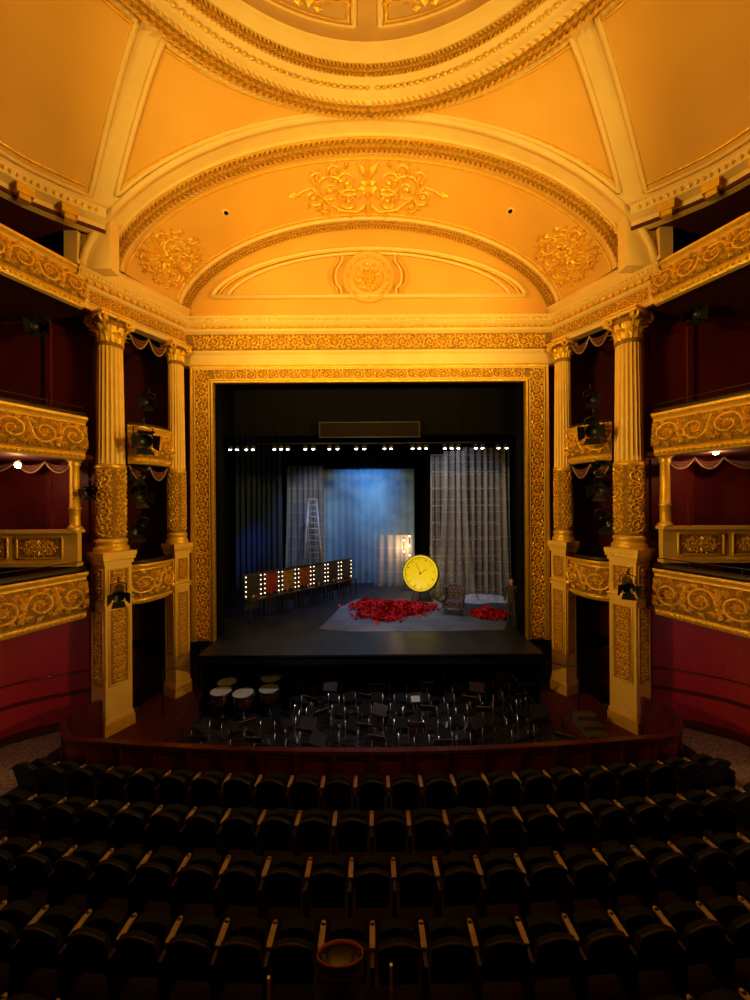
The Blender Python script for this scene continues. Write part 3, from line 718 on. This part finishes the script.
def armchair():
    mb=MB(); U=mat('button_leather',(.03,.02,.05),.35,0,(.30,.26,.32),16); LG=MAHOG
    def outl(P,y0,y1,m):
        n=len(P); vs=[(x,y0,z) for x,z in P]+[(x,y1,z) for x,z in P]
        mb.add(vs,[tuple(range(n)),tuple(range(2*n-1,n-1,-1))]+[(i,n+i,n+(i+1)%n,(i+1)%n) for i in range(n)],m)
    back=[(-.34,.35),(-.4,.8),(-.38,1.0)]+[(-.34+.68*i/8,1.05+.12*math.sin(pi*i/8)) for i in range(9)]+[(.38,1.0),(.4,.8),(.34,.35)]
    outl(back,.26,.4,U)
    mb.box((0,0,.4),(.62,.6,.18),U); mb.box((0,-.03,.5),(.58,.55,.08),U)
    for s2 in (-1,1):
        mb.box((s2*.37,.0,.45),(.1,.62,.34),U); mb.tube([(s2*.38,-.34,.62),(s2*.38,0,.64),(s2*.38,.3,.66)],.075,U,10)
        mb.box((s2*.39,.2,.84),(.08,.26,.38),U)
        for y in (-.27,.3): mb.tube([(s2*.3,y,.32),(s2*.32,y,.0)],[.035,.02],LG,8)
    mpb=pmap((0,.255,0),(1,0,0),(0,0,1),(0,-1,0))
    for r in range(4):
        for c in range(4): blob(mb,mpb,-.25+c*.16+(r%2)*.05,.6+r*.13,.03,.02,PALE,5)
    return mb
o=armchair().obj('wingback_armchair'); o.location=(3.4,15.4,-4.688); o.rotation_euler=(0,0,-.35)
# ------------------------------------------------------------ pit furniture
def chair():
    mb=MB()
    mb.box((0,0,.45),(.44,.42,.05),CHB)
    def bk(u,v): 
        x=-.21+.42*u; return V((x,-.2-.04*math.cos((u-.5)*pi)-.06*v,.62+.24*v))
    mb.grid(bk,6,3,CHB); mb.grid(lambda u,v:bk(1-u,v)+V((0,-.02,0)),6,3,CHB)
    for s2 in (-1,1):
        mb.tube([(s2*.2,-.24,.84),(s2*.2,-.2,.44),(s2*.21,-.26,0)],.014,LEG,5); mb.tube([(s2*.2,.18,.44),(s2*.21,.22,0)],.014,LEG,5)
    return mb
LEG=mat('chrome_leg',(.5,.5,.5),.2,.9)
def stand(paper):
    mb=MB(); mb.tube([(0,0,.08),(0,0,.95)],.013,CHB,5)
    for k in range(3): a=2*pi*k/3; mb.tube([(0,0,.25),(.28*math.cos(a),.28*math.sin(a),0)],.01,CHB,4)
    M=Matrix.Translation((0,0,1.02))@Matrix.Rotation(-.6,4,'X')
    mb.box((0,0,0),(.44,.02,.28),CHB,0,M); mb.box((0,-.03,-.14),(.44,.06,.015),CHB,0,M)
    if paper: mb.box((0,-.014,-.03),(.26,.006,.16),PAPER,0,M)
    return mb
c0=chair(); s0=stand(True); s1=stand(False)
first={}
def inst(key,mb,name,loc,rz):
    if key not in first:
        o=mb.obj(name); first[key]=o; o.location=loc; o.rotation_euler=(0,0,rz)
    else: place(first[key],loc,rz)
cnt=0
for ri,Y in enumerate((9.5,10.15,10.8,11.45,12.15,12.9,13.7)):
    for k in range(13):
        x=-4.75+k*.76+random.uniform(-.12,.12)+(ri%2)*.35
        if abs(x)>5.1 or (x<-2.6 and Y>10.7): continue
        y=Y+random.uniform(-.12,.12)
        inst('c',c0,'orchestra_chair',(x,y,-6.9),random.uniform(-.6,.6)+pi+.2*x)
        if (k+ri)%2==0:
            cnt+=1
            inst('s%d'%(cnt%7==0),s0 if cnt%7==0 else s1,'music_stand',(x+.38,y-.3,-6.9),random.uniform(-.6,.6)+(pi if cnt%3 else 0))
def timp(r):
    mb=MB(); mb.lathe([(0,.3),(r*.45,.34),(r*.85,.52),(r,.78),(r,.8)],(0,0,0),COPPER,28)
    mb.lathe([(0,.83),(r*.97,.83)],(0,0,0),WHITE,28); mb.lathe([(r*.97,.84),(r*1.04,.84),(r*1.05,.77),(r*.99,.77)],(0,0,0),BLK2,28)
    for k in range(6):
        a=2*pi*k/6; mb.tube([(r*1.05*math.cos(a),r*1.05*math.sin(a),.82),(r*1.02*math.cos(a),r*1.02*math.sin(a),.5),(r*.4*math.cos(a),r*.4*math.sin(a),.1)],.014,BLK2,5)
    mb.lathe([(0,0),(r*.5,0),(r*.5,.08),(.06,.14),(.05,.34)],(0,0,0),BLK2,18); return mb
for px,py,r in ((220,690,.34),(242,692,.34),(270,677,.36),(268,688,.33),(226,681,.32)):
    Y=6.07*375/(py-500); o=timp(r).obj('timpani_drum'); o.location=((px-370)/375*Y,Y,-6.9)
# ------------------------------------------------------------ seats
def seat():
    mb=MB()
    n=10; top=[(-.25,.78)]+[(-.24+.48*i/n,.84+.09*math.sin(pi*i/n)) for i in range(n+1)]+[(.25,.78)]
    P=[(-.24,.28)]+top+[(.24,.28)]
    k=len(P); tilt=lambda y,z:y-(z-.3)*.22
    vs=[(x,tilt(-.05,z),z) for x,z in P]+[(x,tilt(.04,z),z) for x,z in P]
    mb.add(vs,[tuple(range(k)),tuple(range(2*k-1,k-1,-1))]+[(i,k+i,k+(i+1)%k,(i+1)%k) for i in range(k)],DARKG)
    mb.tube([(x,tilt(-.045,z),z+.005) for x,z in top],.02,DMAH,6)
    P2=[(-.21,.40),(.21,.40),(.22,.70)]+[(.22-.44*i/6,.72+.05*math.sin(pi*i/6)) for i in range(7)]+[(-.22,.70)]
    k=len(P2); vs=[(x,.10+(z-.4)*.12,z) for x,z in P2]+[(x,.22+(z-.4)*.12,z) for x,z in P2]
    mb.add(vs,[tuple(range(k)),tuple(range(2*k-1,k-1,-1))]+[(i,k+i,k+(i+1)%k,(i+1)%k) for i in range(k)],DARKG)
    mb.box((.325,.0,.33),(.045,.36,.66),DMAH); mb.box((.325,.13,.68),(.07,.28,.035),PALE); mb.lathe([(0,.0),(.035,.0),(.035,.035),(0,.035)],(.325,.27,.6625),PALE,10)
    return mb
se=seat()
for ri,Y0 in enumerate((7.32,6.46,5.58,4.7,3.8,2.92,2.04)):
    R=48; mb=MB(); sp_=.65; hw=7.6 if ri<1 else 7.5
    n=int(hw*2/sp_)
    for i in range(n):
        x=-(n-1)/2*sp_+i*sp_+(.32 if ri%2 else 0); a=x/R
        mb.join(se.xform(Matrix.Translation((R*math.sin(a),Y0+R-R*math.cos(a),-6.3))@Matrix.Rotation(a,4,'Z')))
    mb.obj('theatre_seat_row')
# ------------------------------------------------------------ video camera on rail
vc=MB(); RIM=mat('lens_rim_red',(.30,.05,.015),.4,0); BOD=mat('camera_body_black',(.014,.010,.010),.4,0,(.03,.018,.015),30); SILV=mat('silver_badge',(.5,.48,.46),.4,.5); GLS=mat('lens_glass',(.003,.003,.005),.25)
MT=Matrix.Translation((-.115,1.33,-1.60))@Matrix.Rotation(-.5,4,'X')
def L(p,m,n=32): vc.lathe(p,(0,0,0),m,n,MT)
L([(0,-.36),(.075,-.36),(.078,-.22),(.07,-.21),(.07,-.18),(.08,-.17),(.08,-.09),(.074,-.08),(.074,-.06),(.083,-.05),(.083,-.006)],BOD)
L([(.083,-.006),(.0815,-.001),(.0795,-.001),(.077,-.01)],RIM); L([(.077,-.01),(.06,-.04),(0,-.05)],GLS)
for k in range(36):
    a=2*pi*k/36; vc.box((.08*math.cos(a),.08*math.sin(a),-.13),(.006,.006,.07),BLK2,a,MT)
L([(.0795,-.202),(.0795,-.197)],RIM); L([(.0835,-.035),(.0835,-.032)],RIM)
vc.box((-.27,1.34,-1.86),(.2,.12,.1),FASC); vc.box((-.25,1.275,-1.73),(.12,.02,.05),FASC); vc.box((-.25,1.262,-1.71),(.09,.006,.012),SILV); vc.box((.0,1.34,-1.86),(.12,.1,.1),FASC)
vc.box((-.37,1.33,-1.76),(.010,.010,.14),SILV); vc.box((.065,1.34,-1.72),(.010,.010,.12),SILV)
vc.box((-.15,1.22,-1.94),(.5,.4,.05),FASC); vc.box((-.15,1.09,-1.9),(.1,.02,.06),FASC)
vc.obj('video_camera')
# ------------------------------------------------------------ person
SKIN=mat('skin',(.55,.33,.24),.5); CLO=mat('black_clothes',(.045,.045,.055),.8); HAIR=mat('dark_hair',(.03,.018,.012),.6)
root=bpy.data.objects.new('standing_person',None); bpy.context.scene.collection.objects.link(root)
root.location=(5.25,13.95,-4.7); root.rotation_euler=(0,0,-.5)
def skinmesh(name,verts,edges,rad,m,sub=2,rt=0):
    me=bpy.data.meshes.new(name); me.from_pydata(verts,edges,[]); o=bpy.data.objects.new(name,me); bpy.context.scene.collection.objects.link(o); o.parent=root
    o.modifiers.new('s','SKIN'); 
    for i,r in enumerate(rad): me.skin_vertices[0].data[i].radius=(r,r) if not isinstance(r,tuple) else r
    me.skin_vertices[0].data[rt].use_root=True
    md=o.modifiers.new('u','SUBSURF'); md.levels=sub; md.render_levels=sub; me.materials.append(m); return o
vs=[(0,0,.93),(0,0,1.12),(0,-.01,1.32),(0,.01,1.46),(.0,0,1.52),(.18,.01,1.42),(.24,.03,1.14),(.23,-.08,.92),(-.18,.01,1.42),(-.25,.03,1.14),(-.22,-.1,.92),
    (.09,0,.88),(.10,-.02,.48),(.10,.03,.09),(.11,-.13,.04),(-.09,0,.88),(-.11,-.02,.48),(-.12,.03,.09),(-.14,-.13,.04)]
es=[(0,1),(1,2),(2,3),(3,4),(3,5),(5,6),(6,7),(3,8),(8,9),(9,10),(0,11),(11,12),(12,13),(13,14),(0,15),(15,16),(16,17),(17,18)]
rd=[(.15,.1),(.135,.095),(.16,.105),(.09,.07),.055,.06,.045,.035,.06,.045,.035,.09,.062,.045,.04,.09,.062,.045,.04]
skinmesh('body',vs,es,rd,CLO)
hd=MB()
def headf(u,v):
    a=2*pi*u; t=pi*v; x=.078*math.sin(t)*math.cos(a); y=.098*math.sin(t)*math.sin(a); z=.12*math.cos(t)
    if z<0: x*=1+z*1.8; y*=1+z*.8
    if y<-.06 and abs(x)<.02 and -.045<z<.015: y-=.022*(1-abs(x)/.02)
    return V((x,y,z+1.64))
hd.grid(headf,28,20,SKIN,True,True); hd.tube([(0,.01,1.44),(0,.0,1.56)],.052,SKIN,12)
for s2 in (-1,1):
    hd.lathe([(0,-.012),(.012,0),(0,.012)],(s2*.03,-.085,1.645),WHITE,8); hd.lathe([(0,-.007),(.006,0),(0,.007)],(s2*.03,-.095,1.645),BLK2,8)
    hd.tube([(s2*.078,0,1.66),(s2*.088,.012,1.64),(s2*.078,.0,1.61)],.01,SKIN,6)
hd.tube([(-.022,-.088,1.575),(0,-.096,1.573),(.022,-.088,1.575)],.006,ROSE,6); hd.obj('head',root)
hr_=MB(); hr_.grid(lambda u,v:(lambda a,t:V((.086*math.sin(t)*math.cos(a),.012+.105*math.sin(t)*math.sin(a),1.65+.125*math.cos(t)-(.04 if math.sin(a)>.2 else 0)*v)))(2*pi*u,pi*v*(.56 if math.sin(2*pi*u)>-.1 else .3)),28,10,HAIR,True,True); hr_.obj('hair',root)
for s2,h in ((1,(.23,-.08,.92)),(-1,(-.22,-.1,.92))):
    x,y,z=h; V0=[(x,y,z),(x,y-.02,z-.05),(x,y-.03,z-.09)]; E0=[(0,1),(1,2)]; R0=[.028,(.022,.035),(.02,.035)]
    for f in range(4):
        k=len(V0); oy=-.03+.02*f; Lf=(.07,.08,.075,.06)[f]
        V0+=[(x,y-.03+oy+.01,z-.1),(x-s2*.006,y-.03+oy+.005,z-.1-Lf*.5),(x-s2*.02,y-.03+oy+.004,z-.1-Lf)]; E0+=[(2,k),(k,k+1),(k+1,k+2)]; R0+=[.009,.0085,.007]
    k=len(V0); V0+=[(x-s2*.01,y-.06,z-.06),(x-s2*.02,y-.075,z-.1)]; E0+=[(1,k),(k,k+1)]; R0+=[.011,.009]
    skinmesh('hand',V0,E0,R0,SKIN,1)
# ------------------------------------------------------------ lights
def spot(name,loc,tgt,e,col,ang,blend=.6,rad=.2):
    l=bpy.data.lights.new(name,'SPOT'); l.energy=e; l.color=col; l.spot_size=math.radians(ang); l.spot_blend=blend; l.shadow_soft_size=rad
    o=bpy.data.objects.new(name,l); o.location=loc; o.rotation_euler=(V(tgt)-V(loc)).to_track_quat('-Z','Y').to_euler(); bpy.context.scene.collection.objects.link(o); return o
W=(1,.63,.13)
for s2 in (-1,1):
    spot('house_light',(s2*7.6,4.6,3.4),(-s2*2.5,12,7.0),3000,W,100,.8,.25)
    spot('house_light',(s2*7.9,5.2,-.8),(-s2*8,9.5,1.0),1800,W,75,.8,.2)
    spot('dome_light',(s2*7.8,3.0,6.6),(-s2*2,6.5,10.2),650,W,120,.8,.3)
    spot('pit_light',(s2*7.8,5.2,4.4),(-s2*1.5,11.9,-6.8),1300,(1,.97,.9),30,.6,.15)
    spot('stalls_wall_fill',(s2*6.5,3.5,-3.4),(s2*9.2,9.6,-4.8),120,(1,.65,.5),70,.9,.2)  # added fill without a fixture, brightens the red stalls walls
spot('house_light',(0,-.2,2.6),(0,12.6,6.8),3300,W,46,.7,.3)
# stage
spot('stage_light',(0,17.5,6),(-.1,21.2,.4),1500,(.06,.38,1),46,1,.3)
spot('stage_light',(0,17.0,6),(.2,21.2,-.2),1300,(.3,.66,1),22,1,.3)
spot('stage_light',(-2,15,6.2),(1.5,16.3,-4.7),800,(.5,.7,1),40,.7,.2)
spot('stage_light',(5,13.8,5.5),(1,16.8,-4.7),600,(1,.7,.55),34,.7,.2)
spot('stage_light',(-6,16,5.5),(-2.5,18,-3),600,(.15,.4,1),50,.7,.2)
spot('stage_light',(1,14.2,5.5),(4.8,18,-1.0),900,(.80,.82,1),50,.8,.2)
spot('stage_light',(-1,14.5,5.5),(-3.3,20.0,-.6),900,(.6,.75,1),30,.8,.2)
spot('stage_light',(-3,14.5,4.5),(-6.4,20.0,-2.6),1300,(.05,.2,1),14,1,.2)
w=bpy.data.worlds.new('w'); bpy.context.scene.world=w; w.use_nodes=True; w.node_tree.nodes['Background'].inputs[0].default_value=(.02,.012,.01,1); w.node_tree.nodes['Background'].inputs[1].default_value=.3
cam=bpy.data.cameras.new('camera'); cam.sensor_fit='HORIZONTAL'; cam.sensor_width=36; cam.lens=18; cam.shift_x=5/750; cam.clip_start=.02
co=bpy.data.objects.new('camera',cam); bpy.context.scene.collection.objects.link(co)
co.rotation_euler=(Euler((pi/2,0,0)).to_matrix()@Matrix.Rotation(math.radians(-.35),3,'Z')).to_euler()
bpy.context.scene.camera=co
for o in bpy.context.scene.objects:
    if o.parent is None: o.location.z+=6.3
